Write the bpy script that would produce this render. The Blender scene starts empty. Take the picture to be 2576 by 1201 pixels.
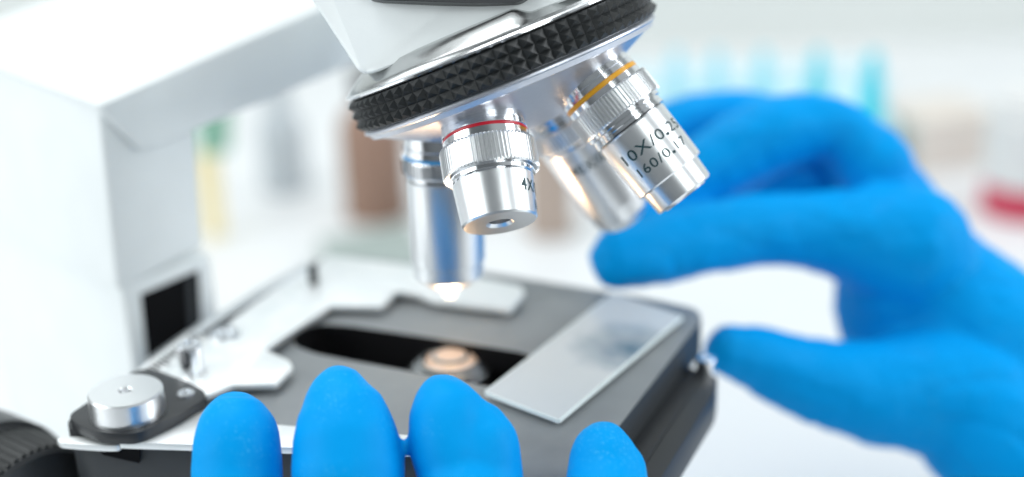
import bpy, bmesh, math, random
from mathutils import Vector, Matrix, noise
random.seed(7)
scene = bpy.context.scene
C = scene.collection
PI = math.pi
R = math.radians

# ------------------------------------------------------------------ camera, world, lights, exposure
# the frame of the photograph is measured on a 2576 x 1201 grid, focal length 3600 of its pixels
PW, PH, F = 2576.0, 1201.0, 3600.0
roll, pitch = R(2.0), R(21.5)
dn = Vector((math.sin(roll)*math.cos(pitch), math.cos(roll)*math.cos(pitch), math.sin(pitch)))   # down, in camera axes (x right, y down, z forward)
ca = dn.cross(Vector((0, 0, 1))).normalized()
if ca.x < 0: ca = -ca
cb = ca.cross(dn)
if cb.z < 0: cb = -cb
an = R(-22.0)
cX = ca*math.cos(an) + cb*math.sin(an)          # along the stage slot
cY = -ca*math.sin(an) + cb*math.cos(an)
def ray(px, py): return Vector(((px-PW/2)/F, (py-PH/2)/F, 1.0))
S0 = ray(1150, 885)*0.4157                      # the light hole of the stage: world origin
def c2w(v):                                     # camera-space direction -> world
    return Vector((cX.dot(v), cY.dot(v), -dn.dot(v)))
def at(px, py, z): return c2w(ray(px, py)*z - S0)
CAM = c2w(-S0)
def on(px, py, h=0.0, z0=None):                 # where the pixel's ray meets the height h above the stage
    d = c2w(ray(px, py)); t = (h - CAM.z)/d.z
    return CAM + d*t
def onplane(px, py, p, n):
    d = c2w(ray(px, py)); t = (p-CAM).dot(n)/d.dot(n)
    return CAM + d*t
RIGHT = c2w(Vector((1, 0, 0))); DOWN = c2w(Vector((0, 1, 0))); FWD = c2w(Vector((0, 0, 1)))
HF = Vector((FWD.x, FWD.y, 0)).normalized()     # level, away from the camera
HR = Vector((HF.y, -HF.x, 0))                   # level, to the right
UP = Vector((0, 0, 1))
def lv(r, f, u): return Vector((CAM.x, CAM.y, 0)) + HR*r + HF*f + UP*u     # metres right / away / above the stage
TABLE = -0.125

cd = bpy.data.cameras.new('camera'); cam = bpy.data.objects.new('camera', cd); C.objects.link(cam)
m = Matrix((RIGHT, -DOWN, -FWD)).transposed().to_4x4(); m.translation = CAM
cam.matrix_world = m
cd.sensor_width = 36.0; cd.lens = 36.0*F/PW
cd.clip_start = 0.005; cd.clip_end = 50
cd.dof.use_dof = True; cd.dof.focus_distance = 0.3535; cd.dof.aperture_fstop = 3.5
scene.camera = cam

w = bpy.data.worlds.new("World"); scene.world = w; w.use_nodes = True
w.node_tree.nodes['Background'].inputs[0].default_value = (0.90, 0.97, 1.0, 1)
w.node_tree.nodes['Background'].inputs[1].default_value = 0.44

def area(name, loc, target, sx, sy, power, col):
    l = bpy.data.lights.new(name, 'AREA'); l.shape = 'RECTANGLE'; l.size = sx; l.size_y = sy
    l.energy = power; l.color = col
    o = bpy.data.objects.new(name, l); C.objects.link(o)
    o.location = loc; o.rotation_euler = (Vector(target)-Vector(loc)).to_track_quat('-Z', 'Y').to_euler()
    return o
area('ceiling_panel_light', lv(-0.35, 0.75, 1.3), (0, 0, 0), 1.3, 0.9, 14.2, (0.96, 0.99, 1.0))
area('window_light_left', lv(-1.2, 0.15, 0.45), (0, 0, 0), 0.7, 0.9, 6.3, (0.93, 0.98, 1.0))
area('added_side_fill_right', lv(1.3, 0.35, 0.6), (0, 0, 0), 0.5, 0.9, 11, (0.92, 0.97, 1.0))  # added fill from the right; brightens arm and column
area('added_fill_left', lv(-0.75, -0.05, 0.42), (0, 0, 0), 0.6, 0.5, 2.0, (0.93, 1.0, 1.0))  # added soft fill from the left; brightens head and metal
area('added_fill_right', lv(0.45, -0.40, 0.50), (0, 0, 0), 0.35, 0.5, 2.8, (0.93, 1.0, 1.0))  # added soft fill behind the camera; brightens the arm

scene.view_settings.view_transform = 'Standard'; scene.view_settings.look = 'None'
scene.view_settings.exposure = 0.0; scene.view_settings.gamma = 1.0
scene.cycles.max_bounces = 10; scene.cycles.use_denoising = True

# ------------------------------------------------------------------ materials
def mat(name, col, rough=0.5, metal=0.0, **k):
    m = bpy.data.materials.new(name); m.use_nodes = True
    b = m.node_tree.nodes['Principled BSDF']
    b.inputs['Base Color'].default_value = (*col, 1); b.inputs['Roughness'].default_value = rough
    b.inputs['Metallic'].default_value = metal
    for kk, v in k.items(): b.inputs[kk.replace('_', ' ')].default_value = v
    return m
def nd(m, t, **k):
    n = m.node_tree.nodes.new(t)
    for a, v in k.items(): setattr(n, a, v)
    return n
def bump(m, scale, strength, dist=0.0002, detail=4, stretch=None, coord='Object'):
    nt = m.node_tree; b = nt.nodes['Principled BSDF']
    tc = nd(m, 'ShaderNodeTexCoord'); mp = nd(m, 'ShaderNodeMapping'); no = nd(m, 'ShaderNodeTexNoise')
    if stretch: mp.inputs['Scale'].default_value = stretch
    no.inputs['Scale'].default_value = scale; no.inputs['Detail'].default_value = detail
    bp = nd(m, 'ShaderNodeBump'); bp.inputs['Strength'].default_value = strength; bp.inputs['Distance'].default_value = dist
    nt.links.new(tc.outputs[coord], mp.inputs[0]); nt.links.new(mp.outputs[0], no.inputs['Vector'])
    nt.links.new(no.outputs['Fac'], bp.inputs['Height'])
    nt.links.new(bp.outputs[0], b.inputs['Normal'])
    return no, bp
def vary(m, c1, c2, scale, lo=0.35, hi=0.65, detail=5, inp='Base Color', coord='Object'):
    nt = m.node_tree; b = nt.nodes['Principled BSDF']
    tc = nd(m, 'ShaderNodeTexCoord'); no = nd(m, 'ShaderNodeTexNoise'); cr = nd(m, 'ShaderNodeValToRGB')
    no.inputs['Scale'].default_value = scale; no.inputs['Detail'].default_value = detail
    cr.color_ramp.elements[0].position = lo; cr.color_ramp.elements[1].position = hi
    cr.color_ramp.elements[0].color = (*c1, 1); cr.color_ramp.elements[1].color = (*c2, 1)
    nt.links.new(tc.outputs[coord], no.inputs['Vector']); nt.links.new(no.outputs['Fac'], cr.inputs[0])
    nt.links.new(cr.outputs[0], b.inputs[inp])
    return cr
def g(v): return (v, v, v)

M_white = mat('white_crackle_paint', (0.84, 0.87, 0.87), 0.42)
vary(M_white, (0.83, 0.86, 0.865), (0.86, 0.89, 0.895), 60); bump(M_white, 2200, 0.35, 0.00012, 3)
M_chrome = mat('polished_chrome', (0.86, 0.87, 0.89), 0.10, 1.0)
vary(M_chrome, g(0.09), g(0.13), 300, inp='Roughness')
M_satin = mat('satin_metal', (0.86, 0.87, 0.88), 0.30, 1.0)
vary(M_satin, g(0.285), g(0.315), 900, inp='Roughness')
M_brush = mat('brushed_steel', (0.52, 0.53, 0.53), 0.24, 1.0, Anisotropic=0.5)
vary(M_brush, g(0.22), g(0.27), 400, inp='Roughness')
M_nose = mat('matte_anodised_metal', (0.62, 0.64, 0.70), 0.40, 1.0)
vary(M_nose, g(0.36), g(0.44), 700, inp='Roughness')
M_rubber = mat('black_rubber', (0.018, 0.019, 0.020), 0.45, Specular_IOR_Level=0.4)
vary(M_rubber, (0.010, 0.012, 0.013), (0.018, 0.020, 0.021), 400); bump(M_rubber, 4000, 0.25, 0.00006, 3)
M_black = mat('black_anodised', (0.022, 0.024, 0.027), 0.38)
bump(M_black, 3000, 0.2, 0.00005, 2)
M_hole = mat('matt_black', (0.006, 0.006, 0.007), 0.9, Specular_IOR_Level=0.1)
M_stage = mat('stage_grey_enamel', (0.3, 0.3, 0.3), 0.38, Specular_IOR_Level=1.0)
vary(M_stage, (0.20, 0.215, 0.225), (0.225, 0.24, 0.25), 90); bump(M_stage, 2500, 0.18, 0.00005, 2)
M_under = mat('dark_enamel_and_side_shade', (0.032, 0.036, 0.04), 0.5)
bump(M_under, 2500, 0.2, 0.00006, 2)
M_alu = mat('bright_sheet_metal', (0.90, 0.92, 0.92), 0.42, 0.6)
vary(M_alu, (0.86, 0.89, 0.89), (0.93, 0.94, 0.94), 150)
M_red = mat('red_enamel', (0.55, 0.01, 0.03), 0.3)
M_yel = mat('yellow_enamel', (0.90, 0.42, 0.02), 0.3)
M_blu = mat('blue_enamel', (0.02, 0.35, 0.75), 0.3)
M_ink = mat('engraved_dark_ink', (0.004, 0.045, 0.055), 0.5)
M_glass = mat('whitish_glass', (0.86, 0.89, 0.91), 0.10, 0.0, Transmission_Weight=0.30, IOR=1.5)  # whitish base colour, only partly see-through
def stain(m, c, r0, r1, col):
    nt = m.node_tree; b = nt.nodes['Principled BSDF']
    ge = nd(m, 'ShaderNodeNewGeometry'); ds = nd(m, 'ShaderNodeVectorMath', operation='DISTANCE'); ds.inputs[1].default_value = c
    no = nd(m, 'ShaderNodeTexNoise'); no.inputs['Scale'].default_value = 140; no.inputs['Detail'].default_value = 4
    mr = nd(m, 'ShaderNodeMapRange'); mr.inputs['From Min'].default_value = r0; mr.inputs['From Max'].default_value = r1
    ad = nd(m, 'ShaderNodeMath', operation='MULTIPLY_ADD'); ad.inputs[1].default_value = 0.012
    nt.links.new(ge.outputs['Position'], ds.inputs[0]); nt.links.new(ge.outputs['Position'], no.inputs['Vector'])
    nt.links.new(no.outputs['Fac'], ad.inputs[0]); nt.links.new(ds.outputs['Value'], ad.inputs[2]); nt.links.new(ad.outputs[0], mr.inputs['Value'])
    mx = nd(m, 'ShaderNodeMix', data_type='RGBA'); mx.inputs[6].default_value = (*col, 1); mx.inputs[7].default_value = b.inputs['Base Color'].default_value
    nt.links.new(mr.outputs[0], mx.inputs[0]); nt.links.new(mx.outputs[2], b.inputs['Base Color'])
stain(M_glass, on(1585, 875, .0022), 0.006, 0.024, (0.10, 0.22, 0.34))
M_lens = mat('lens_glass', (0.02, 0.03, 0.05), 0.04, 0.0, Coat_Weight=1.0)
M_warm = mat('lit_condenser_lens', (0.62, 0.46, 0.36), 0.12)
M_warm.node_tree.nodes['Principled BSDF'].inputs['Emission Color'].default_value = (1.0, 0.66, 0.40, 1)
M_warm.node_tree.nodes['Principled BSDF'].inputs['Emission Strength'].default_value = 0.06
M_bright = mat('tip_with_added_glow', (0.9, 0.95, 0.9), 0.2)
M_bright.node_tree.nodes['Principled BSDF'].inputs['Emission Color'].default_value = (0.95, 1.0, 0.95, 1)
M_bright.node_tree.nodes['Principled BSDF'].inputs['Emission Strength'].default_value = 0.6  # bright reflection on the polished tip, put in as a glow
M_glove = mat('blue_nitrile', (0.0, 0.31, 0.75), 0.50, Subsurface_Weight=0.0)
def glove_nodes(m):
    nt = m.node_tree; b = nt.nodes['Principled BSDF']
    tc = nd(m, 'ShaderNodeTexCoord')
    n1 = nd(m, 'ShaderNodeTexNoise'); n1.inputs['Scale'].default_value = 1500; n1.inputs['Detail'].default_value = 3
    n2 = nd(m, 'ShaderNodeTexNoise'); n2.inputs['Scale'].default_value = 55; n2.inputs['Detail'].default_value = 3
    n3 = nd(m, 'ShaderNodeTexNoise'); n3.inputs['Scale'].default_value = 1500; n3.inputs['Detail'].default_value = 6
    for n in (n1, n2, n3): nt.links.new(tc.outputs['Object'], n.inputs['Vector'])
    b1 = nd(m, 'ShaderNodeBump'); b1.inputs['Strength'].default_value = 0.32; b1.inputs['Distance'].default_value = 0.0001
    b2 = nd(m, 'ShaderNodeBump'); b2.inputs['Strength'].default_value = 0.35; b2.inputs['Distance'].default_value = 0.0012
    nt.links.new(n2.outputs['Fac'], b2.inputs['Height']); nt.links.new(n1.outputs['Fac'], b1.inputs['Height'])
    nt.links.new(b2.outputs[0], b1.inputs['Normal']); nt.links.new(b1.outputs[0], b.inputs['Normal'])
    mul = nd(m, 'ShaderNodeMath', operation='MULTIPLY')                     # chalky powder specks in patches
    r1 = nd(m, 'ShaderNodeValToRGB'); r1.color_ramp.elements[0].position = 0.58; r1.color_ramp.elements[1].position = 0.68
    r2 = nd(m, 'ShaderNodeValToRGB'); r2.color_ramp.elements[0].position = 0.48; r2.color_ramp.elements[1].position = 0.66
    nt.links.new(n3.outputs['Fac'], r1.inputs[0]); nt.links.new(n2.outputs['Fac'], r2.inputs[0])
    nt.links.new(r1.outputs[0], mul.inputs[0]); nt.links.new(r2.outputs[0], mul.inputs[1])
    mx = nd(m, 'ShaderNodeMix', data_type='RGBA')
    mx.inputs[6].default_value = (0.0, 0.31, 0.75, 1); mx.inputs[7].default_value = (0.05, 0.42, 0.80, 1)
    nt.links.new(mul.outputs[0], mx.inputs[0]); nt.links.new(mx.outputs[2], b.inputs['Base Color'])
    b.inputs['Specular IOR Level'].default_value = 0.06
glove_nodes(M_glove)
M_table = mat('white_bench_laminate', (0.86, 0.88, 0.89), 0.35)
vary(M_table, (0.75, 0.76, 0.77), (0.77, 0.78, 0.79), 3)
M_wall = mat('pale_wall_paint', (0.70, 0.72, 0.70), 0.7)
vary(M_wall, (0.68, 0.70, 0.68), (0.73, 0.75, 0.73), 2)

# ------------------------------------------------------------------ helpers
def sharp(me, deg=32):
    me.shade_smooth(); me.set_sharp_from_angle(angle=R(deg))
def base_of(o):
    p = Vector((0, 0, 0))
    while o: p += o.location; o = o.parent
    return p
def obj(name, vf, m, parent=None, deg=32):
    vs, fs = vf
    loc = base_of(parent) if parent else Vector((0, 0, 0))
    if parent is None:                                  # a thing of one mesh sits at its own base
        cx = sum(v[0] for v in vs)/len(vs); cy = sum(v[1] for v in vs)/len(vs); cz = min(v[2] for v in vs)
        loc = Vector((cx, cy, cz))
    me = bpy.data.meshes.new(name); me.from_pydata([tuple(Vector(v)-loc) for v in vs], [], fs)
    bm = bmesh.new(); bm.from_mesh(me); bmesh.ops.recalc_face_normals(bm, faces=bm.faces); bm.to_mesh(me); bm.free()
    me.materials.append(m); sharp(me, deg)
    o = bpy.data.objects.new(name, me); C.objects.link(o)
    if parent: o.parent = parent
    else: o.location = loc
    return o
def thing(name, label, cat, loc, group=None):
    o = bpy.data.objects.new(name, None); C.objects.link(o); o.location = loc; o.empty_display_size = 0.01
    o['label'] = label; o['category'] = cat
    if group: o['group'] = group
    return o
def tag(o, label, cat, group=None):
    o['label'] = label; o['category'] = cat
    if group: o['group'] = group
    return o
def join(*vfs):
    V, Fs = [], []
    for v, f in vfs:
        k = len(V); V += list(v); Fs += [tuple(i+k for i in q) for q in f]
    return V, Fs
def frame(d):
    d = d.normalized()
    e = (-FWD) - d*(-FWD).dot(d); e.normalize()         # faces the camera
    u = d.cross(e)                                      # turn so that positive angles go right in view
    if u.dot(RIGHT) < 0: u = -u
    return d, e, u
def lathe(prof, B, d, seg=96, mod=None, a0=0.0, a1=None, caps=True):
    """prof: list of (s mm, r mm) from the base along d; angle 0 faces the camera."""
    d, e, u = frame(d)
    V, Fs = [], []
    n = seg
    for k, (s, r) in enumerate(prof):
        for i in range(n):
            a = 2*PI*i/n
            rr = r + (mod(k, i, a) if mod else 0.0)
            V.append(B + d*(s*0.001) + (e*math.cos(a) + u*math.sin(a))*(rr*0.001))
    for k in range(len(prof)-1):
        for i in range(n):
            j = (i+1) % n
            Fs.append((k*n+i, k*n+j, (k+1)*n+j, (k+1)*n+i))
    if caps:
        Fs.append(tuple(range(n))); Fs.append(tuple(range((len(prof)-1)*n, len(prof)*n)))
    return V, Fs
def flute(n, depth):
    return lambda k, i, a: 0.0
def knurl(s0, s1, r, n, depth, B, d, ch=0.5):
    seg = n*4
    def md(k, i, a):
        return 0.0 if k in (0, 5) else -depth*(0.0 if i % 4 in (0, 1) else 1.0)
    return lathe([(s0, r-depth-0.5), (s0, r-ch*0.4), (s0+ch, r), (s1-ch, r), (s1, r-ch*0.4), (s1, r-depth-0.5)], B, d, seg, md)
def prism(pts, ext):
    """closed polygon of world points, thickened by the vector ext"""
    n = len(pts); V = [Vector(p) for p in pts] + [Vector(p)+ext for p in pts]
    Fs = [tuple(range(n)), tuple(range(n, 2*n))] + [(i, (i+1) % n, n+(i+1) % n, n+i) for i in range(n)]
    return V, Fs
def rounded(pts, rad=0.12, n=5, loop=True):
    out = []; N = len(pts)
    for i, p in enumerate(pts):
        a, b = pts[i-1], pts[(i+1) % N]
        p = Vector(p); a = Vector(a); b = Vector(b)
        la, lb = (a-p).length, (b-p).length
        r = min(rad, la*0.45, lb*0.45)
        A = p+(a-p)*(r/la); B_ = p+(b-p)*(r/lb)
        for k in range(n+1):
            t = k/n; out.append(A*(1-t)**2 + p*2*t*(1-t) + B_*t*t)
    return out
def bevel(o, wdt, seg=3):
    me = o.data; bm = bmesh.new(); bm.from_mesh(me)
    ed = [e for e in bm.edges if len(e.link_faces) == 2 and e.calc_face_angle(0) > R(40)]
    bmesh.ops.bevel(bm, geom=ed, offset=wdt, segments=seg, profile=0.6, affect='EDGES', clamp_overlap=True)
    bm.to_mesh(me); bm.free(); sharp(me, 40); return o
def box(c, sx, sy, sz, rot=0.0):
    x = Vector((math.cos(rot), math.sin(rot), 0)); y = Vector((-x.y, x.x, 0)); c = Vector(c)
    V = [c + x*(sx/2*i) + y*(sy/2*j) + UP*(sz*k) for k in (0, 1) for j, i in ((-1, -1), (-1, 1), (1, 1), (1, -1))]
    return V, [(0, 1, 2, 3), (4, 5, 6, 7), (0, 1, 5, 4), (1, 2, 6, 5), (2, 3, 7, 6), (3, 0, 4, 7)]
def lettering(text, size, B, d, s, r, a_start, a_end, m, parent, spacing=1.0):
    """flat type wrapped round a barrel: runs from angle a_start to a_end (degrees), letter tops towards the base"""
    cu = bpy.data.curves.new('type', 'FONT'); cu.body = text; cu.size = 1.0; cu.space_character = spacing; cu.resolution_u = 6; cu.offset = 0.005
    t = bpy.data.objects.new('type', cu); C.objects.link(t)
    me = bpy.data.meshes.new_from_object(t.evaluated_get(bpy.context.evaluated_depsgraph_get()))
    bpy.data.objects.remove(t); bpy.data.curves.remove(cu)
    bm = bmesh.new(); bm.from_mesh(me); bpy.data.meshes.remove(me)
    bmesh.ops.triangulate(bm, faces=bm.faces)
    xs = [v.co.x for v in bm.verts]; x0, x1 = min(xs), max(xs); ys = [v.co.y for v in bm.verts]; y1 = max(ys)
    seen = set()
    for v0 in list(bm.verts):                            # full stops are stamped a little heavier
        if v0 in seen: continue
        isl, st_ = [v0], [v0]; seen.add(v0)
        while st_:
            for e_ in st_.pop().link_edges:
                for v1 in e_.verts:
                    if v1 not in seen: seen.add(v1); isl.append(v1); st_.append(v1)
        ex = max(v.co.x for v in isl)-min(v.co.x for v in isl); ey = max(v.co.y for v in isl)-min(v.co.y for v in isl)
        if ex < 0.2 and ey < 0.2:
            cc = sum((v.co for v in isl), Vector((0, 0, 0)))/len(isl)
            for v in isl: v.co = cc + (v.co-cc)*1.8
    for it in range(3):
        lng = [e for e in bm.edges if e.calc_length() > 0.12]
        if lng: bmesh.ops.subdivide_edges(bm, edges=lng, cuts=1); bmesh.ops.triangulate(bm, faces=bm.faces)
    d, e, u = frame(d)
    V = []
    for v in bm.verts:
        a = R(a_start + (a_end-a_start)*(v.co.x-x0)/(x1-x0))
        sm = s - (v.co.y/y1 - 0.5)*size
        V.append(B + d*(sm*0.001) + (e*math.cos(a) + u*math.sin(a))*((r(sm) + 0.085)*0.001))
    bm.verts.index_update(); Fs = [tuple(q.index for q in f.verts) for f in bm.faces]; bm.free()
    return obj('inscription', (V, Fs), m, parent)

# ------------------------------------------------------------------ the setting
def struct(name, vf, m):
    o = obj(name, vf, m); o['kind'] = 'structure'; return o
rotc = math.atan2(HR.y, HR.x)
struct('tabletop', box(lv(0, 0.66, TABLE-0.04), 3.2, 1.2, 0.04, rotc), M_table)
struct('floor', box(lv(0, 0.4, TABLE-0.85), 5.0, 3.4, 0.04, rotc), mat('grey_floor', (0.16, 0.17, 0.18), 0.6))
struct('wall', box(lv(0, 1.24, TABLE-0.8), 4.0, 0.06, 3.0, rotc), M_wall)

struct('wall', box(lv(0, -0.9, TABLE-0.8), 4.0, 0.06, 3.0, rotc), mat('grey_unseen_wall', (0.22, 0.23, 0.24), 0.7))  # unseen wall added behind the camera to darken reflections in the metal

# ------------------------------------------------------------------ the microscope
SC = thing('microscope', 'white and grey laboratory microscope with chrome objectives on a black knurled turret', 'microscope', on(420, 900, 0)*1.0 + UP*TABLE)

# turret axis and plane
N = c2w(Vector((0.375, 0.91, 0.155)).normalized())
TC = at(1263, 145, 0.385)                       # centre of the rubber ring
_, NE, NU = frame(N)
def tp(a, r, s):                                # angle (0 = towards camera, + = right), radius mm, along N mm
    return TC + N*(s*0.001) + (NE*math.cos(a) + NU*math.sin(a))*(r*0.001)
# turret: shallow cone under the ring
turret = obj('turret', lathe([(-2, 30), (-2, 40.5), (4.0, 41.4), (4.8, 42.0), (5.3, 42.0), (5.7, 41.2), (7.0, 40.4), (7.4, 38.6), (13.0, 27.5), (17.8, 17.0), (19.6, 11.5), (20, 9.5)], TC, N, 160), M_nose, SC, deg=14)
def ring_mesh():
    n, rows, r, hgt, dp = 80, 3, 42.5, 8.2, 1.0
    V, Fs = [], []
    st = hgt/rows
    def P(i, k, rr): return tp(2*PI*(i)/n, rr, -4.4 + k*st)
    for k in range(rows+1):
        for i in range(n): V.append(P(i, k, r-0.1))
    off = len(V)
    for k in range(rows):
        for i in range(n): V.append(P(i+0.5, k+0.5, r+dp))
    for k in range(rows):
        for i in range(n):
            a, b, c, d_ = k*n+i, k*n+(i+1) % n, (k+1)*n+(i+1) % n, (k+1)*n+i; t = off+k*n+i
            Fs += [(a, b, t), (b, c, t), (c, d_, t), (d_, a, t)]
    for kk, s in ((0, -4.8), (rows, 4.2)):       # closing rims towards the metal
        o2 = len(V)
        for i in range(n): V.append(tp(2*PI*i/n, 40.0, s))
        for i in range(n): Fs.append((kk*n+i, kk*n+(i+1) % n, o2+(i+1) % n, o2+i))
    return V, Fs
ring = obj('grip_ring', ring_mesh(), M_rubber, turret, deg=5)
# bright lip and stepped dome above the ring
obj('ring_lip', lathe([(-4.8, 36), (-4.8, 42.6), (-5.1, 42.9), (-5.6, 42.9), (-6.0, 42.3), (-6.1, 36)], TC, N, 160), M_chrome, turret, deg=14)
def dome_mod(k, i, a):
    return 0.0
def dome_mesh():
    n = 240; V, Fs = [], []
    prof = [(-6.0, 41.6), (-6.8, 41.4), (-7.6, 40.4), (-9.2, 38.0), (-10.6, 35.5), (-11.0, 32.5), (-11.2, 29.0), (-11.3, 24.0), (-11.3, 4.0)]
    for k, (s, r) in enumerate(prof):
        for i in range(n):
            a = 2*PI*i/n; aa = (a+PI) % (2*PI)-PI
            edge = R(10) - 0.011*(r-30)*1.0      # the raised quarter ends in a slanted shoulder
            t = max(0.0, min(1.0, (aa-edge)/R(11))); t = t*t*(3-2*t)
            drop = 2.2*t if k >= 2 else 0.0
            rr = r - (1.2*t if k >= 2 else 0)
            V.append(tp(a, rr, s+drop*min(1, (k-1)/2.0)))
    for k in range(len(prof)-1):
        for i in range(n):
            j = (i+1) % n; Fs.append((k*n+i, k*n+j, (k+1)*n+j, (k+1)*n+i))
    Fs.append(tuple(range(n))); Fs.append(tuple(range((len(prof)-1)*n, len(prof)*n)))
    return V, Fs
dome = obj('turret_dome', dome_mesh(), M_brush, SC, deg=50)
from mathutils.bvhtree import BVHTree
dv, df = dome_mesh(); bvh = BVHTree.FromPolygons(dv, df)
for k in range(16):                                     # short scratches worn into the dome right of its shoulder
    px, py = 1322 + 7*k + random.uniform(-3, 3), 80 - 2.6*k + random.uniform(-12, 12)
    qs = []
    for ex, ey in ((0, 0), (random.uniform(-3, 10), -random.uniform(10, 24))):
        dr = c2w(ray(px+ex, py+ey)).normalized(); hit, nn, _i, _d = bvh.ray_cast(CAM, dr)
        if hit is not None and (hit-CAM).length < 0.40: qs.append((hit, nn if nn.dot(dr) < 0 else -nn))
    if len(qs) == 2 and (qs[0][0]-qs[1][0]).length < 0.01:
        (p, np_), (q, nq) = qs; sd = (q-p).cross(np_).normalized()*0.00013
        obj('scratch', ([p-sd+np_*.00008, p+sd+np_*.00008, q+sd*.3+nq*.00008, q-sd*.3+nq*.00008, p-np_*.0002, q-nq*.0002], [(0, 1, 2, 3), (0, 1, 4), (2, 3, 5), (0, 3, 5, 4), (1, 2, 5, 4)]), M_black, dome)

# objectives -------------------------------------------------------------
def objective(label, B, T, spec):
    d = (T-B).normalized()
    r_of = spec['r_of']
    main = obj('objective', lathe(spec['barrel'], B, d, 160), M_satin, SC, deg=7)
    main['label'] = label
    for nm, prof, mt in spec['rings']:
        obj(nm, lathe(prof, B, d, 160), mt, main, deg=7)
    obj('knurled_ring', knurl(*spec['knurl'], B, d), spec.get('kmat', M_satin), main, deg=8)
    for nm, prof, mt in spec.get('front', []):
        obj(nm, lathe(prof, B, d, 96), mt, main, deg=9)
    for tx in spec.get('text', []):
        lettering(tx[0], tx[1], B, d, tx[2], r_of, tx[3], tx[4], M_ink, main, tx[5])
    return main
# 4X, front left
B4 = at(1217, 320, 0.3640); T4 = at(1258, 563, 0.3572)
L4 = (T4-B4).length*1000
def bar4(L):
    return [(13.4, 8), (14.6, 10.1), (14.9, 10.4), (L-0.5, 9.6), (L, 9.2), (L, 6.2), (L+0.0, 3.6), (L-0.8, 2.8), (L-4, 2.8)]
objective('short silver objective with a red band and 4X lettering', B4, T4, dict(
    barrel=bar4(L4), r_of=lambda s: 10.4 - 0.8*(s-14.9)/(L4-15.4),
    rings=[('mount_collar', [(-3.0, 9), (-3.0, 10.9), (0.8, 10.9), (1.0, 11.1), (2.4, 11.1), (2.6, 10.85)], M_chrome),
           ('colour_band', [(2.6, 9), (2.6, 10.95), (2.7, 11.0), (3.2, 11.0), (3.3, 10.9), (3.3, 9)], M_red),
           ('lower_collar', [(3.3, 9), (3.3, 10.9), (3.45, 11.1), (6.0, 11.1), (6.0, 9)], M_chrome),
           ('neck', [(12.8, 9), (12.8, 10.4), (13.3, 10.4), (13.35, 10.9), (14.3, 10.9), (14.35, 10.1), (14.7, 10.1), (14.8, 9)], M_chrome)],
    knurl=(5.5, 13.0, 12.35, 72, 0.6),
    front=[('front_lens', [(L4-4.2, 0.1), (L4-4.0, 2.85), (L4-3.0, 2.85), (L4-2.4, 1.5), (L4-2.2, 0.05)], M_lens)],
    text=[('4X/0.10', 3.1, 18.7, 42, 122, 1.1), ('160/0.17', 2.5, 23.2, 74, 152, 1.1)]))
# 10X, front right
B10 = at(1513, 225, 0.3735); T10 = at(1726, 495, 0.3722)
L10 = (T10-B10).length*1000
objective('long silver objective with a yellow band and 10X lettering', B10, T10, dict(
    barrel=[(12.6, 8), (12.6, 9.9), (13.1, 10.15), (L10-7.0, 9.95), (L10-6.6, 9.6), (L10-6.6, 8.7), (L10-1.0, 8.45), (L10-0.5, 8.1), (L10-0.4, 6.4), (L10, 6.2), (L10, 3.4), (L10-0.6, 2.8), (L10-2.2, 2.6)],
    r_of=lambda s: 10.15 - 0.2*(s-13.1)/(L10-20.3),
    rings=[('mount_collar', [(-4.5, 9), (-4.5, 10.8), (-2.2, 10.8), (-2.0, 11.1), (-0.6, 11.1), (-0.5, 10.95)], M_chrome),
           ('colour_band', [(-0.5, 9), (-0.5, 11.0), (-0.4, 11.1), (0.5, 11.1), (0.6, 11.0), (0.6, 9)], M_yel),
           ('lower_collar', [(0.6, 9), (0.6, 10.95), (0.75, 11.1), (2.9, 11.1), (2.9, 9)], M_chrome),
           ('neck', [(8.8, 9), (8.8, 11.1), (10.0, 11.1), (10.2, 10.5), (11.2, 10.5), (11.4, 10.7), (12.3, 10.7), (12.4, 10.0), (12.6, 9)], M_chrome)],
    knurl=(2.4, 9.0, 12.2, 72, 0.6),
    front=[('front_lens', [(L10-2.4, 0.1), (L10-2.2, 2.7), (L10-1.6, 2.2), (L10-1.3, 0.05)], M_lens)],
    text=[('10X/0.25', 2.9, 18.8, -50, 68, 1.12), ('160/0.17', 2.5, 23.6, -42, 52, 1.12)]))
# the one over the light hole
B40 = at(1112, 352, 0.3945); T40 = at(1133, 745, 0.4105)
L40 = (T40-B40).length*1000
W4 = objective('tall silver objective pointing straight down over the stage opening', B40, T40, dict(
    barrel=[(10, 8), (10.2, 10.3), (10.7, 10.75), (L40-12.0, 10.65), (L40-11.7, 9.9), (L40-11.3, 9.9), (L40-11.1, 10.15), (L40-7.2, 10.1), (L40-6.6, 9.4), (L40-4.2, 6.4), (L40-4.1, 2.4)],
    r_of=lambda s: 10.7,
    rings=[('mount_collar', [(-3.0, 9), (-3.0, 10.6), (0.8, 10.6), (1.0, 11.0), (3.0, 11.0)], M_chrome),
           ('colour_band', [(3.0, 9), (3.0, 10.9), (4.0, 10.9), (4.0, 9)], M_blu),
           ('neck', [(8.4, 9), (8.4, 10.2), (10.0, 10.2), (10.0, 9)], M_chrome)],
    knurl=(3.9, 8.6, 11.6, 60, 0.4), kmat=M_chrome,
    front=[('lens_tip', [(L40-4.4, 1.6), (L40-4.3, 2.3), (L40-0.3, 2.2), (L40, 1.9), (L40, 0.1)], M_bright)]))
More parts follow.
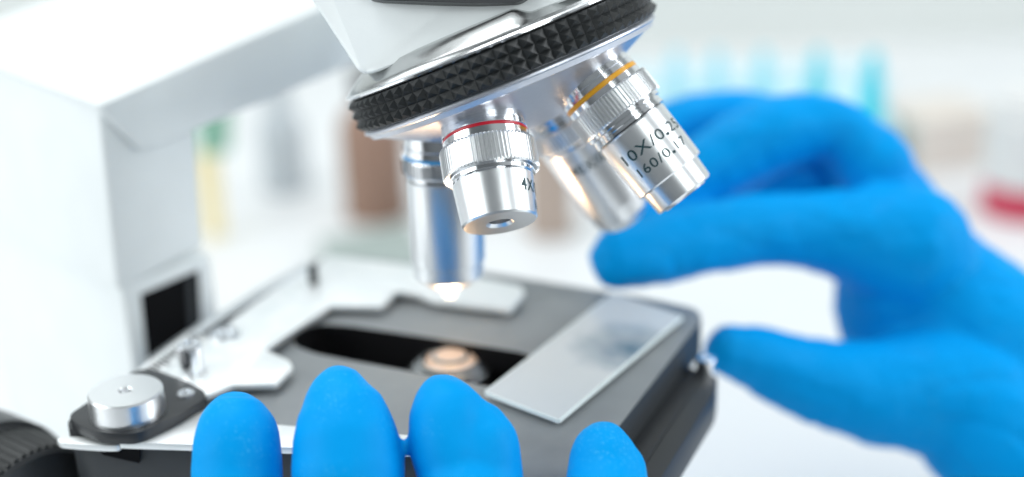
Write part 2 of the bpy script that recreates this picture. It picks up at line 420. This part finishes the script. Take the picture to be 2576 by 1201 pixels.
# the rearmost
B0 = at(1385, 262, 0.4010); T0 = at(1572, 545, 0.4185)
L0 = (T0-B0).length*1000
objective('blurred silver objective behind the one with the yellow band', B0, T0, dict(
    barrel=[(11, 8), (11.2, 10.0), (11.7, 10.4), (L0-8.0, 10.0), (L0-7.6, 9.3), (L0-3.0, 8.9), (L0-0.6, 7.6), (L0, 7.0), (L0, 0.5)],
    r_of=lambda s: 10.35,
    rings=[('mount_collar', [(-3.5, 9), (-3.5, 10.8), (1.0, 10.8), (1.2, 11.1), (3.6, 11.1)], M_chrome),
           ('neck', [(9.4, 9), (9.4, 10.6), (11.0, 10.6), (11.0, 9)], M_chrome)],
    knurl=(3.6, 9.6, 12.0, 64, 0.42),
    text=[('40X/0.65', 3.0, 17.5, -40, 50, 1.1)]))

# head over the turret ---------------------------------------------------
def head_pt(px, py, s_plane, z=None): return at(px, py, z)
zh = 0.372
hp = [(770, -22), (905, 186), (940, 184), (1422, 2), (1560, -60), (1560, -320), (700, -320)]
zz = [0.363, 0.361, 0.359, 0.353, 0.352, 0.358, 0.366]
hb = rounded([at(a, b, z) for (a, b), z in zip(hp, zz)], 0.0022, 5)
head = bevel(obj('head', prism(hb, (c2w(Vector((0.05, -0.10, 1))).normalized())*0.13), M_white, SC, 40), 0.0016, 3)
hb2 = [at(a, b, z) for a, b, z in ((925, -6, .3565), (955, 1, .3565), (1200, 9, .3525), (1310, 6, .351), (1340, -14, .351), (1340, -60, .353), (925, -60, .359))]
obj('head_seam', prism(rounded(hb2, 0.002, 4), FWD*0.02), M_black, head)

# arm and column ---------------------------------------------------------
P1 = at(300, 800, 0.448); P2 = at(512, 700, 0.470)
hn = (P2-P1).cross(UP).normalized()
if hn.dot(-FWD) < 0: hn = -hn
def cp(px, py, out=0.0): return onplane(px, py, P1 + hn*out, hn)
back = (HF*0.75 - HR*0.66).normalized()
lower = []
cl, cr_ = cp(306, 720), cp(532, 640)
zb = TABLE
poly = [cl, cr_, Vector((cr_.x, cr_.y, zb)), Vector((cl.x, cl.y, zb))]
column = bevel(obj('column', prism(poly, back*0.118), M_white, SC), 0.002, 3)
up = [cp(247, 262, .002), cp(296, 735, .002), cp(514, 618, .002), cp(492, 322, .002), cp(430, 200, .002)]
bevel(obj('column_housing', prism(up, back*0.12), M_white, column), 0.0018, 3)
obj('focus_slot', prism([cp(356, 742, .0004), cp(500, 680, .0004), cp(507, 812, .0004), cp(372, 905, .0004)], hn*-0.012), M_hole, column)
obj('slide_rail', prism([cp(470, 700, .0009), cp(484, 694, .0009), cp(492, 825, .0009), cp(478, 834, .0009)], hn*-0.0004), M_under, column)
za = cp(247, 262); 
def zc(p): return (p-CAM).dot(FWD)
an_ = (hn*0.92 + HR*0.12 + UP*0.06).normalized(); ap_ = cp(490, 330, .004)
apts = [onplane(a_, b_, ap_, an_) for a_, b_ in ((247, 266), (300, 326), (352, 380), (400, 368), (492, 328), (560, 301), (700, 243), (985, 122), (985, -60), (780, 30), (500, 153))]
bevel(obj('arm', prism(apts, back*0.12), M_white, SC), 0.0011, 3)
# foot on the bench
fc = on(420, 900, 0)
obj('foot', join(prism(rounded([Vector((fc.x-.07, -.075, TABLE)), Vector((0.06, -.075, TABLE)), Vector((0.06, .075, TABLE)), Vector((fc.x-.07, .095, TABLE))], .02, 5), UP*0.025)), M_white, SC)

# stage ------------------------------------------------------------------
sp = [(172, 1066), (345, 930), (430, 862), (560, 782), (790, 655), (860, 642), (1224, 684), (1552, 738), (1640, 752), (1752, 776), (1768, 800), (1690, 900), (1566, 1062), (1440, 1222), (1200, 1180), (1030, 1150), (700, 1136), (400, 1124), (190, 1120)]
outl = rounded([on(a, b) for a, b in sp], 0.006, 4)
slot = [(736, 846), (770, 824), (815, 815), (880, 820), (1080, 850), (1320, 889), (1352, 905), (1345, 935), (1300, 962), (1240, 975), (1180, 962), (1050, 937), (900, 910), (790, 889), (742, 870)]
slp = rounded([on(a, b) for a, b in slot], 0.003, 3)
def plate_with_hole(outer, inner, th):
    bm = bmesh.new()
    vo = [bm.verts.new((p.x, p.y, 0)) for p in outer]; vi = [bm.verts.new((p.x, p.y, 0)) for p in inner]
    eo = [bm.edges.new((vo[i], vo[(i+1) % len(vo)])) for i in range(len(vo))]
    ei = [bm.edges.new((vi[i], vi[(i+1) % len(vi)])) for i in range(len(vi))]
    bmesh.ops.triangle_fill(bm, use_beauty=True, use_dissolve=False, edges=eo+ei)
    ct = [f for f in bm.faces]
    r_ = bmesh.ops.extrude_face_region(bm, geom=ct)
    for v in [q for q in r_['geom'] if isinstance(q, bmesh.types.BMVert)]: v.co.z -= th
    bm.verts.index_update()
    V = [v.co.copy() for v in bm.verts]; Fs = [tuple(q.index for q in f.verts) for f in bm.faces]; bm.free()
    return V, Fs
stage = obj('stage', plate_with_hole(outl, slp, 0.0115), M_stage, SC, 40)
bevel(stage, 0.0008, 2)
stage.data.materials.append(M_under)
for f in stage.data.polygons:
    if abs(f.normal.z) < 0.3: f.material_index = 1  # upright sides of the stage: shade put in as a darker colour
SLC = sum(slp, Vector((0, 0, 0)))/len(slp)
obj('slot_shade', (lambda a, b: (a+b, [(i, (i+1) % len(a), len(a)+(i+1) % len(a), len(a)+i) for i in range(len(a))] + [tuple(range(len(a), 2*len(a)))]))([SLC + (Vector(p)-SLC)*0.985 + UP*0.0001 for p in slp], [SLC + (Vector(p)-SLC)*0.985 - UP*0.0165 for p in slp]), M_hole, stage)  # black liner and floor added so the opening looks dark inside
# carriage under the stage
cz = -0.0118
car = [on(178, 1075, 0), on(345, 945, 0), on(800, 670, 0), on(1224, 700, 0), on(1700, 790, 0), on(1720, 880, 0), on(1440, 1205, 0), on(1030, 1142, 0), on(200, 1112, 0)]
car = [Vector((p.x, p.y, cz)) for p in car]
obj('stage_underside', plate_with_hole([Vector((p.x, p.y, 0)) for p in car], [Vector((p.x*1.08, p.y*1.08, 0)) for p in slp], 0.0) if False else prism(car[0:1] + car[1:2] + [Vector((-.03, .02, cz)), Vector((-.03, -.045, cz))] + car[8:], UP*-0.014), M_under, stage)
sidep = [on(1680, 905, -.010), on(1806, 948, -.010), on(1800, 985, -.010), on(1655, 1215, -.010), on(1500, 1235, -.010), on(1560, 1070, -.010)]
bevel(obj('side_carriage', prism(rounded(sidep, .002, 3), UP*-0.010), M_black, stage), 0.0006, 2)
obj('carriage_edge', prism([on(1600, 1190, -.0099), on(1760, 950, -.0099), on(1764, 953, -.0099), on(1606, 1196, -.0099)], UP*0.0004), M_under, stage)
def disc(name, px, py, h, r, hgt, m, parent, extra=None, seg=64, ch=0.3):
    b = on(px, py, h); prof = [(0, r), (hgt-ch, r), (hgt, r-ch)] + (extra or [(hgt, 0.01)])
    return obj(name, lathe(prof, b, UP, seg), m, parent, deg=12)
disc('screw', 1776, 932, -.010, 3.0, 4.2, M_chrome, stage, [(4.2, 1.4), (3.4, 1.3), (3.4, .01)])

# slide holder: bent sheet a little above the stage
clip = [(372, 945), (454, 893), (500, 858), (560, 830), (590, 800), (640, 762), (759, 677), (800, 664), (825, 641), (1047, 668), (1198, 696), (1309, 719), (1320, 736), (1284, 779), (1092, 756), (1047, 738), (996, 733), (961, 771), (830, 769), (667, 880), (727, 907), (737, 924), (694, 966), (586, 968), (520, 995), (462, 975)]
hold = obj('slide_holder', prism(rounded([on(a, b, 0.0035) for a, b in clip], 0.0006, 3), UP*-0.0016), M_alu, stage)
bevel(hold, 0.0002, 2)
for k in range(16):                                     # engraved scale along the strip
    t = k/15.0
    p = on(352 + 132*t, 937 - 100*t, .0042)
    q = on(352 + 132*t + (20 if k % 5 else 30), 937 - 100*t + (9 if k % 5 else 13), .0042)
    n_ = (q-p).cross(UP).normalized()*0.00022
    obj('scale_mark', prism([p-n_, q-n_, q+n_, p+n_], UP*-0.0003), M_black, stage)
obj('scale_strip', prism([on(345, 930, .0038), on(480, 832, .0038), on(530, 850, .0038), on(385, 958, .0038)], UP*-0.0022), M_alu, stage)
disc('guide_pin', 484, 932, 0.0036, 3.6, 8.2, M_chrome, stage, [(8.2, 2.0), (7.8, 1.9), (7.8, .01)])
disc('washer', 566, 843, 0.0036, 4.6, 0.8, M_chrome, stage, [(0.8, 2.2), (0.2, 2.1), (0.2, .01)])
disc('guide_pin', 790, 712, 0.0036, 1.6, 6.0, M_under, stage)
obj('back_rail', prism([on(470, 838, .004), on(640, 730, .004), on(775, 655, .004), on(785, 664, .004), on(655, 742, .004), on(485, 850, .004)], UP*-0.004), M_satin, stage)

# front bar and lever
bar = [(300, 1112), (345, 1096), (430, 1062), (520, 1030), (620, 1062), (1075, 1098), (1080, 1134), (660, 1124), (320, 1113)]
bevel(obj('front_bar', prism([on(a, b, 0.0022) for a, b in bar], UP*-0.0020), M_alu, stage), 0.0003, 2)
lev = [(141, 1104), (160, 1097), (232, 1099), (262, 1090), (300, 1092), (316, 1104), (300, 1122), (262, 1122), (200, 1118), (150, 1114)]
bevel(obj('lever', prism(rounded([on(a, b, 0.0012) for a, b in lev], .0015, 4), UP*-0.0018), M_alu, stage), 0.0004, 2)
nt_ = [on(232, 1128, 0.0), on(352, 1132, 0.0)]
fn = (nt_[1]-nt_[0]).cross(UP).normalized()
if fn.dot(FWD) > 0: fn = -fn
pf = on(300, 1122, 0)
obj('recess_shade', prism([onplane(a, b, pf + fn*0.0012, fn) for a, b in ((238, 1128), (352, 1132), (350, 1166), (262, 1146))], fn*-0.0012), M_hole, stage)  # raised black patch; the shade of a recess put into its colour

# black bracket, its round knob and screw
br = [(168, 1046), (340, 930), (384, 926), (478, 962), (516, 984), (518, 1000), (440, 1048), (360, 1086), (330, 1092), (258, 1090), (196, 1068)]
bevel(obj('bracket', prism(rounded([on(a, b, 0.0052) for a, b in br], .003, 4), UP*-0.0032), M_black, stage), 0.0004, 2)
brk2 = [(170, 1058), (300, 960), (520, 1000), (470, 1046), (300, 1080), (240, 1090), (172, 1082)]
obj('bracket_block', prism(rounded([on(a, b, 0.002) for a, b in brk2], .002, 3), UP*-0.006), M_black, stage)
disc('clamp_knob', 323, 1038, 0.0052, 9.7, 6.6, M_satin, stage, [(6.6, 1.9), (6.2, 1.6), (4.6, 1.5), (4.6, .01)], ch=0.5, seg=96)
disc('screw', 468, 994, 0.0052, 2.3, 0.9, M_chrome, stage, [(0.9, 1.1), (0.4, 1.0), (0.4, .01)])

# condenser beneath the opening
cb0 = on(1134, 912, -0.0045)
cond = obj('condenser', lathe([(-22, 13), (-4, 13), (-3.4, 12.6), (-1.6, 12.2), (-1.2, 11.2), (-0.2, 11.0), (0.2, 9.6), (1.1, 9.3), (1.3, 8.4), (0.6, 7.5)], cb0, UP, 96), M_brush, SC)
cl_ = bpy.data.lights.new('condenser_light', 'AREA'); cl_.shape = 'DISK'; cl_.size = 0.013; cl_.energy = 0.019; cl_.color = (1.0, 0.66, 0.38); cl_.spread = R(112)
clo = bpy.data.objects.new('condenser_light', cl_); C.objects.link(clo); clo.location = cb0 + UP*0.0036; clo.rotation_euler = (PI, 0, 0)
obj('condenser_lens', lathe([(0.4, 7.6), (1.4, 7.0), (2.3, 5.2), (2.9, 2.8), (3.0, 0.05)], cb0, UP, 64), M_warm, cond)

obj('lens_ring', lathe([(2.2, 5.6), (2.6, 5.5), (2.75, 4.9), (2.7, 4.5), (2.2, 4.4)], cb0, UP, 64), M_brush, cond)

# coarse focus knob, low on the left
kc = at(38, 1300, 0.395); kd = (Vector((1, 0, 0))*0.95 + Vector((0, -0.25, 0))).normalized()
def fm(k, i, a): return 0.0
kn = obj('focus_knob', lathe([(-22, 20), (-22, 24.5), (-20.5, 25.2), (-8, 25.2), (-7.5, 24.0), (-6, 24.0), (-5.5, 23.0), (12, 23.0), (13, 22.0), (13, 5), (20, 5)], kc, kd, 96), M_black, SC)
obj('knob_grip', knurl(-5.0, 11.5, 23.9, 60, 0.7, kc, kd), M_rubber, kn, deg=20)

# the glass slide, lying across the corner of the stage
sl = [on(a, b, 0.0022) for a, b in ((1222, 985), (1405, 1055), (1714, 797), (1542, 738))]
gl = obj('glass_slide', prism(sl, UP*-0.0011), M_glass)
tag(gl, 'clear glass slide lying askew on the right side of the grey stage', 'microscope slide')

# ------------------------------------------------------------------ gloved hands
def chain(pts):
    """pts: (px, py, z, r px) -> tapered tube of spheres-and-rings, closed"""
    P = [(at(a, b, z), r*z/F) for a, b, z, r in pts]
    Q = []
    for i in range(len(P)-1):
        p0 = P[max(i-1, 0)]; p1 = P[i]; p2 = P[i+1]; p3 = P[min(i+2, len(P)-1)]
        for k in range(6):
            t = k/6.0
            def cr(a, b, c, d): return 0.5*((2*b) + (c-a)*t + (2*a-5*b+4*c-d)*t*t + (-a+3*b-3*c+d)*t**3)
            Q.append((cr(p0[0], p1[0], p2[0], p3[0]), cr(p0[1], p1[1], p2[1], p3[1])))
    Q.append(P[-1])
    n = 24; V, Fs = [], []
    T = [(Q[min(i+1, len(Q)-1)][0]-Q[max(i-1, 0)][0]).normalized() for i in range(len(Q))]
    x = T[0].orthogonal().normalized()
    rings = []
    for i, (p, r) in enumerate(Q):
        x = (x - T[i]*x.dot(T[i])).normalized(); y = T[i].cross(x)
        if i == 0:
            for k in range(1, 6):
                th = PI/2*k/6; rings.append([p - T[0]*r*math.cos(th) + (x*math.cos(2*PI*j/n)+y*math.sin(2*PI*j/n))*r*math.sin(th) for j in range(n)])
        rings.append([p + (x*math.cos(2*PI*j/n)+y*math.sin(2*PI*j/n))*r for j in range(n)])
        if i == len(Q)-1:
            for k in range(5, 0, -1):
                th = PI/2*k/6; rings.append([p + T[-1]*r*math.cos(th) + (x*math.cos(2*PI*j/n)+y*math.sin(2*PI*j/n))*r*math.sin(th) for j in range(n)])
    for rg in rings: V += rg
    for k in range(len(rings)-1):
        for j in range(n): Fs.append((k*n+j, k*n+(j+1) % n, (k+1)*n+(j+1) % n, (k+1)*n+j))
    Fs.append(tuple(range(n))); Fs.append(tuple(range((len(rings)-1)*n, len(rings)*n)))
    return V, Fs
def hand(name, chains, voxel, smooth, label, cat, disp, fold=0.0):
    o = obj(name, join(*[chain(c) for c in chains]), M_glove)
    rm = o.modifiers.new('r', 'REMESH'); rm.mode = 'VOXEL'; rm.voxel_size = voxel
    s = o.modifiers.new('s', 'SMOOTH'); s.iterations = smooth; s.factor = 0.5
    dg = bpy.context.evaluated_depsgraph_get()
    me = bpy.data.meshes.new_from_object(o.evaluated_get(dg))
    o.modifiers.clear(); old = o.data; o.data = me; bpy.data.meshes.remove(old)
    me.materials.clear(); me.materials.append(M_glove)
    nrm = [v.normal.copy() for v in me.vertices]
    for v, n_ in zip(me.vertices, nrm):                  # slack of the thin rubber
        v.co += n_*(disp*noise.noise(v.co*90) + disp*0.5*noise.noise(v.co*260) - fold*max(0.0, 1-5*abs(noise.noise(Vector((v.co.x*30, v.co.y*30, v.co.z*55)) + Vector((3, 1, 7)))))**2)
    me.shade_smooth()
    return tag(o, label, cat)
hand('gloved_hand', [
    [(590, 985, 0.3445, 4), (590, 987, 0.3445, 22), (590, 993, 0.3445, 38), (590, 1006, 0.3445, 56), (591, 1030, 0.3437, 78), (592, 1052, 0.3431, 92), (594, 1078, 0.3423, 102), (596, 1110, 0.3413, 109), (597, 1160, 0.3398, 113), (597, 1215, 0.3382, 114), (600, 1350, 0.3310, 102), (680, 1600, 0.3150, 120), (780, 1900, 0.3100, 170)],
    [(851, 920, 0.3445, 4), (851, 922, 0.3445, 20), (851, 928, 0.3445, 34), (852, 944, 0.3442, 54), (853, 972, 0.3435, 76), (855, 998, 0.3427, 93), (860, 1024, 0.3419, 107), (863, 1050, 0.3411, 118), (869, 1098, 0.3397, 133), (874, 1150, 0.3381, 139), (878, 1205, 0.3364, 142), (896, 1350, 0.3300, 125), (930, 1600, 0.3150, 140), (950, 1900, 0.3100, 180)],
    [(1122, 944, 0.3445, 4), (1122, 946, 0.3445, 24), (1121, 953, 0.3445, 42), (1120, 970, 0.3442, 60), (1121, 996, 0.3435, 80), (1124, 1020, 0.3428, 93), (1127, 1048, 0.3420, 101), (1130, 1074, 0.3412, 104), (1133, 1100, 0.3404, 106), (1144, 1150, 0.3390, 107), (1156, 1205, 0.3375, 106), (1182, 1350, .329, 118), (1150, 1600, .315, 135), (1120, 1900, .31, 180)],
    [(1200, 1090, .3415, 84), (1212, 1118, .3405, 94), (1214, 1160, .3395, 99), (1212, 1220, .338, 106), (1190, 1350, .329, 112)],
    [(1519, 1060, 0.3445, 4), (1519, 1062, 0.3445, 22), (1519, 1068, 0.3445, 36), (1519, 1082, 0.3443, 52), (1518, 1100, 0.3438, 67), (1518, 1124, 0.3431, 80), (1519, 1150, 0.3423, 89), (1522, 1175, 0.3416, 96), (1526, 1205, 0.3407, 103), (1520, 1350, 0.3300, 108), (1400, 1650, 0.3150, 120), (1300, 1900, 0.3100, 170)],
    [(750, 2000, .31, 200), (1000, 2050, .31, 260), (1300, 2000, .31, 200)],
    [(1000, 2050, .31, 260), (1000, 2600, .30, 280)],
], 0.0010, 7, 'bright blue gloved hand whose four fingertips rise at the front edge of the stage', 'gloved hand', 0.00018)
hand('gloved_hand', [
    [(1564, 648, .452, 82), (1640, 632, .456, 93), (1760, 602, .462, 94), (1900, 580, .468, 94), (2060, 582, .474, 104), (2280, 620, .478, 165)],
    [(1568, 578, .470, 62), (1640, 512, .478, 78), (1780, 432, .484, 94), (1930, 345, .488, 100), (2090, 328, .492, 84), (2200, 425, .492, 105)],
    [(1600, 390, .500, 62), (1700, 320, .508, 70), (1860, 300, .514, 76), (2040, 350, .520, 80), (2190, 460, .510, 100)],
    [(1720, 420, .530, 60), (1880, 400, .535, 72), (2060, 430, .535, 80), (2220, 530, .520, 110)],
    [(1836, 882, .452, 68), (1920, 908, .456, 86), (2010, 944, .460, 100), (2180, 985, .465, 130), (2400, 1000, .47, 180), (2600, 1160, .465, 215)],
    [(2280, 610, .480, 140), (2285, 785, .492, 186), (2440, 900, .485, 200)],
    [(1640, 460, .500, 50), (1800, 455, .505, 62), (2000, 440, .510, 80), (2140, 450, .510, 90)],
    [(2040, 420, .515, 95), (2140, 440, .510, 110), (2240, 520, .50, 120)],
    [(2400, 780, .485, 185), (2540, 900, .48, 200), (2620, 1010, .475, 215), (2850, 1200, .46, 240), (3300, 1500, .44, 260)],
    [(2210, 520, .50, 110), (2400, 760, .49, 165)],
], 0.0014, 6, 'blurred blue gloved hand at the right, thumb and index finger pinching towards the stage corner', 'gloved hand', 0.0007, 0.0006)

# ------------------------------------------------------------------ things far behind, out of focus
def standing(px, py):                                   # foot on the bench under this pixel
    return on(px, py, TABLE)
M_card = mat('brown_glass', (0.30, 0.18, 0.13), 0.5)
M_pbrown = mat('pale_brown_glass', (0.46, 0.36, 0.30), 0.5)
M_cap = mat('dark_cap', (0.03, 0.03, 0.035), 0.4)
M_green = mat('green_label', (0.24, 0.46, 0.34), 0.5)
M_yell = mat('yellow_plastic', (0.90, 0.76, 0.42), 0.4)
M_grey = mat('grey_plastic', (0.50, 0.54, 0.57), 0.5)
M_cyan = mat('cyan_plastic', (0.0, 0.60, 0.80), 0.3)
M_pale = mat('pale_blue_plastic', (0.55, 0.82, 0.90), 0.4)
M_redl = mat('crimson_liquid', (0.60, 0.04, 0.09), 0.3)
M_tan = mat('tan_paper', (0.70, 0.64, 0.58), 0.6)
M_sage = mat('sage_grey_cover', (0.34, 0.40, 0.38), 0.6)
def bottle(label, px, py, r, h, body, cap, group=None, cat='bottle'):
    b = standing(px, py)
    t = thing('bottle', label, cat, b, group)
    obj('bottle_body', lathe([(0, r*0.9), (1, r), (h*0.62, r), (h*0.72, r*0.8), (h*0.78, r*0.42), (h*0.84, r*0.42)], b, UP, 40), body, t)
    obj('cap', lathe([(h*0.82, r*0.5), (h, r*0.5), (h, 0.1)], b, UP, 32), cap, t)
    return t
bottle('dark brown bottle with a black cap, blurred behind the turret rim', 950, 540, 20, 92, M_card, M_cap)
bottle('slim brown bottle blurred in the gap right of the short objective', 1385, 585, 14, 88, M_pbrown, M_pbrown)
bottle('grey blurred bottle standing on the bench behind the arm', 720, 475, 15, 70, M_grey, M_grey)
jb = standing(2578, 528)
jt = thing('specimen_jar', 'milky jar holding crimson liquid at the far right edge of the bench', 'jar', jb)
obj('liquid', lathe([(0, 24), (1, 26), (19, 26), (19.5, 24)], jb, UP, 40), M_redl, jt)
obj('jar_wall', lathe([(19.6, 25), (19.7, 26.5), (60, 26.5), (62, 22), (70, 22)], jb, UP, 40), mat('milky_plastic', (0.74, 0.73, 0.72), 0.4), jt)
t = thing('marker_pen', 'yellow marker pen with green cap, blurred just right of the column', 'pen', standing(542, 590))
b = standing(542, 590)
obj('pen_barrel', lathe([(0, 6), (52, 7), (53, 6)], b, UP, 24), M_yell, t); obj('pen_cap', lathe([(53, 9), (80, 12), (81, 8)], b + HR*0.006, UP, 24), M_green, t)
nb = obj('notebook', prism([on(a, b_, TABLE+.006) for a, b_ in ((800, 600), (1030, 560), (1100, 700), (830, 760))], UP*-0.006), M_sage)
tag(nb, 'grey green notebook lying on the white bench behind the stage', 'notebook')
# rack of pipette tips behind the hand
rb = standing(1890, 420)
rk = thing('pipette_tip_rack', 'pale blue rack of pipette tips blurred behind the right hand', 'rack', rb)
obj('rack_body', box(rb, 0.17, 0.07, 0.035, rotc), M_pale, rk)
obj('rack_lid', box(rb + UP*0.037, 0.16, 0.06, 0.006, rotc), M_pale, rk)
names = ['palest of the cyan pipette tips, just right of the yellow banded objective', 'second cyan pipette tip from the left in the row behind the hand', 'middle cyan pipette tip of the row behind the hand', 'fourth cyan pipette tip, above the bent knuckle', 'brightest and rightmost of the cyan pipette tips behind the hand']
cols = [(0.42, 0.76, 0.86), (0.40, 0.75, 0.85), (0.34, 0.74, 0.84), (0.12, 0.64, 0.76), (0.0, 0.62, 0.76)]
for k, px in enumerate((1700, 1800, 1915, 2050, 2186)):
    q = at(px, 330 + 20*(k == 4), 0.80)
    o = obj('pipette_tip', lathe([(0, 7.0), (22, 6.5), (46 + 3*(k == 4), 3.0), (47 + 3*(k == 4), 1.2)], q, UP, 20), mat('cyan_plastic', cols[k], 0.35))
    tag(o, names[k], 'pipette tip', 'pipette tips behind the hand')
tc_ = standing(1860, 300)
tag(obj('tip_box', box(tc_, 0.20, 0.05, 0.035, rotc), mat('very_pale_blue_plastic', (0.58, 0.78, 0.84), 0.5)), 'very pale blue box, barely visible behind the row of pipette tips', 'box')
tb = standing(2350, 400)
tag(obj('cardboard_box', box(tb, 0.06, 0.05, 0.035, rotc+.3), M_tan), 'small tan box on the bench at the upper right, far out of focus', 'box')

M_edge = mat('ground_glass_edge', (0.85, 0.93, 0.93), 0.3)
for (a, b_) in ((0, 1), (1, 2), (2, 3), (3, 0)):
    p, q = sl[a], sl[b_]; n_ = (q-p).cross(UP).normalized()*0.00035
    if n_.dot((sl[0]+sl[2])/2-p) > 0: n_ = -n_
    obj('ground_edge', prism([p, q, q+n_, p+n_], UP*-0.0011), M_edge, gl)
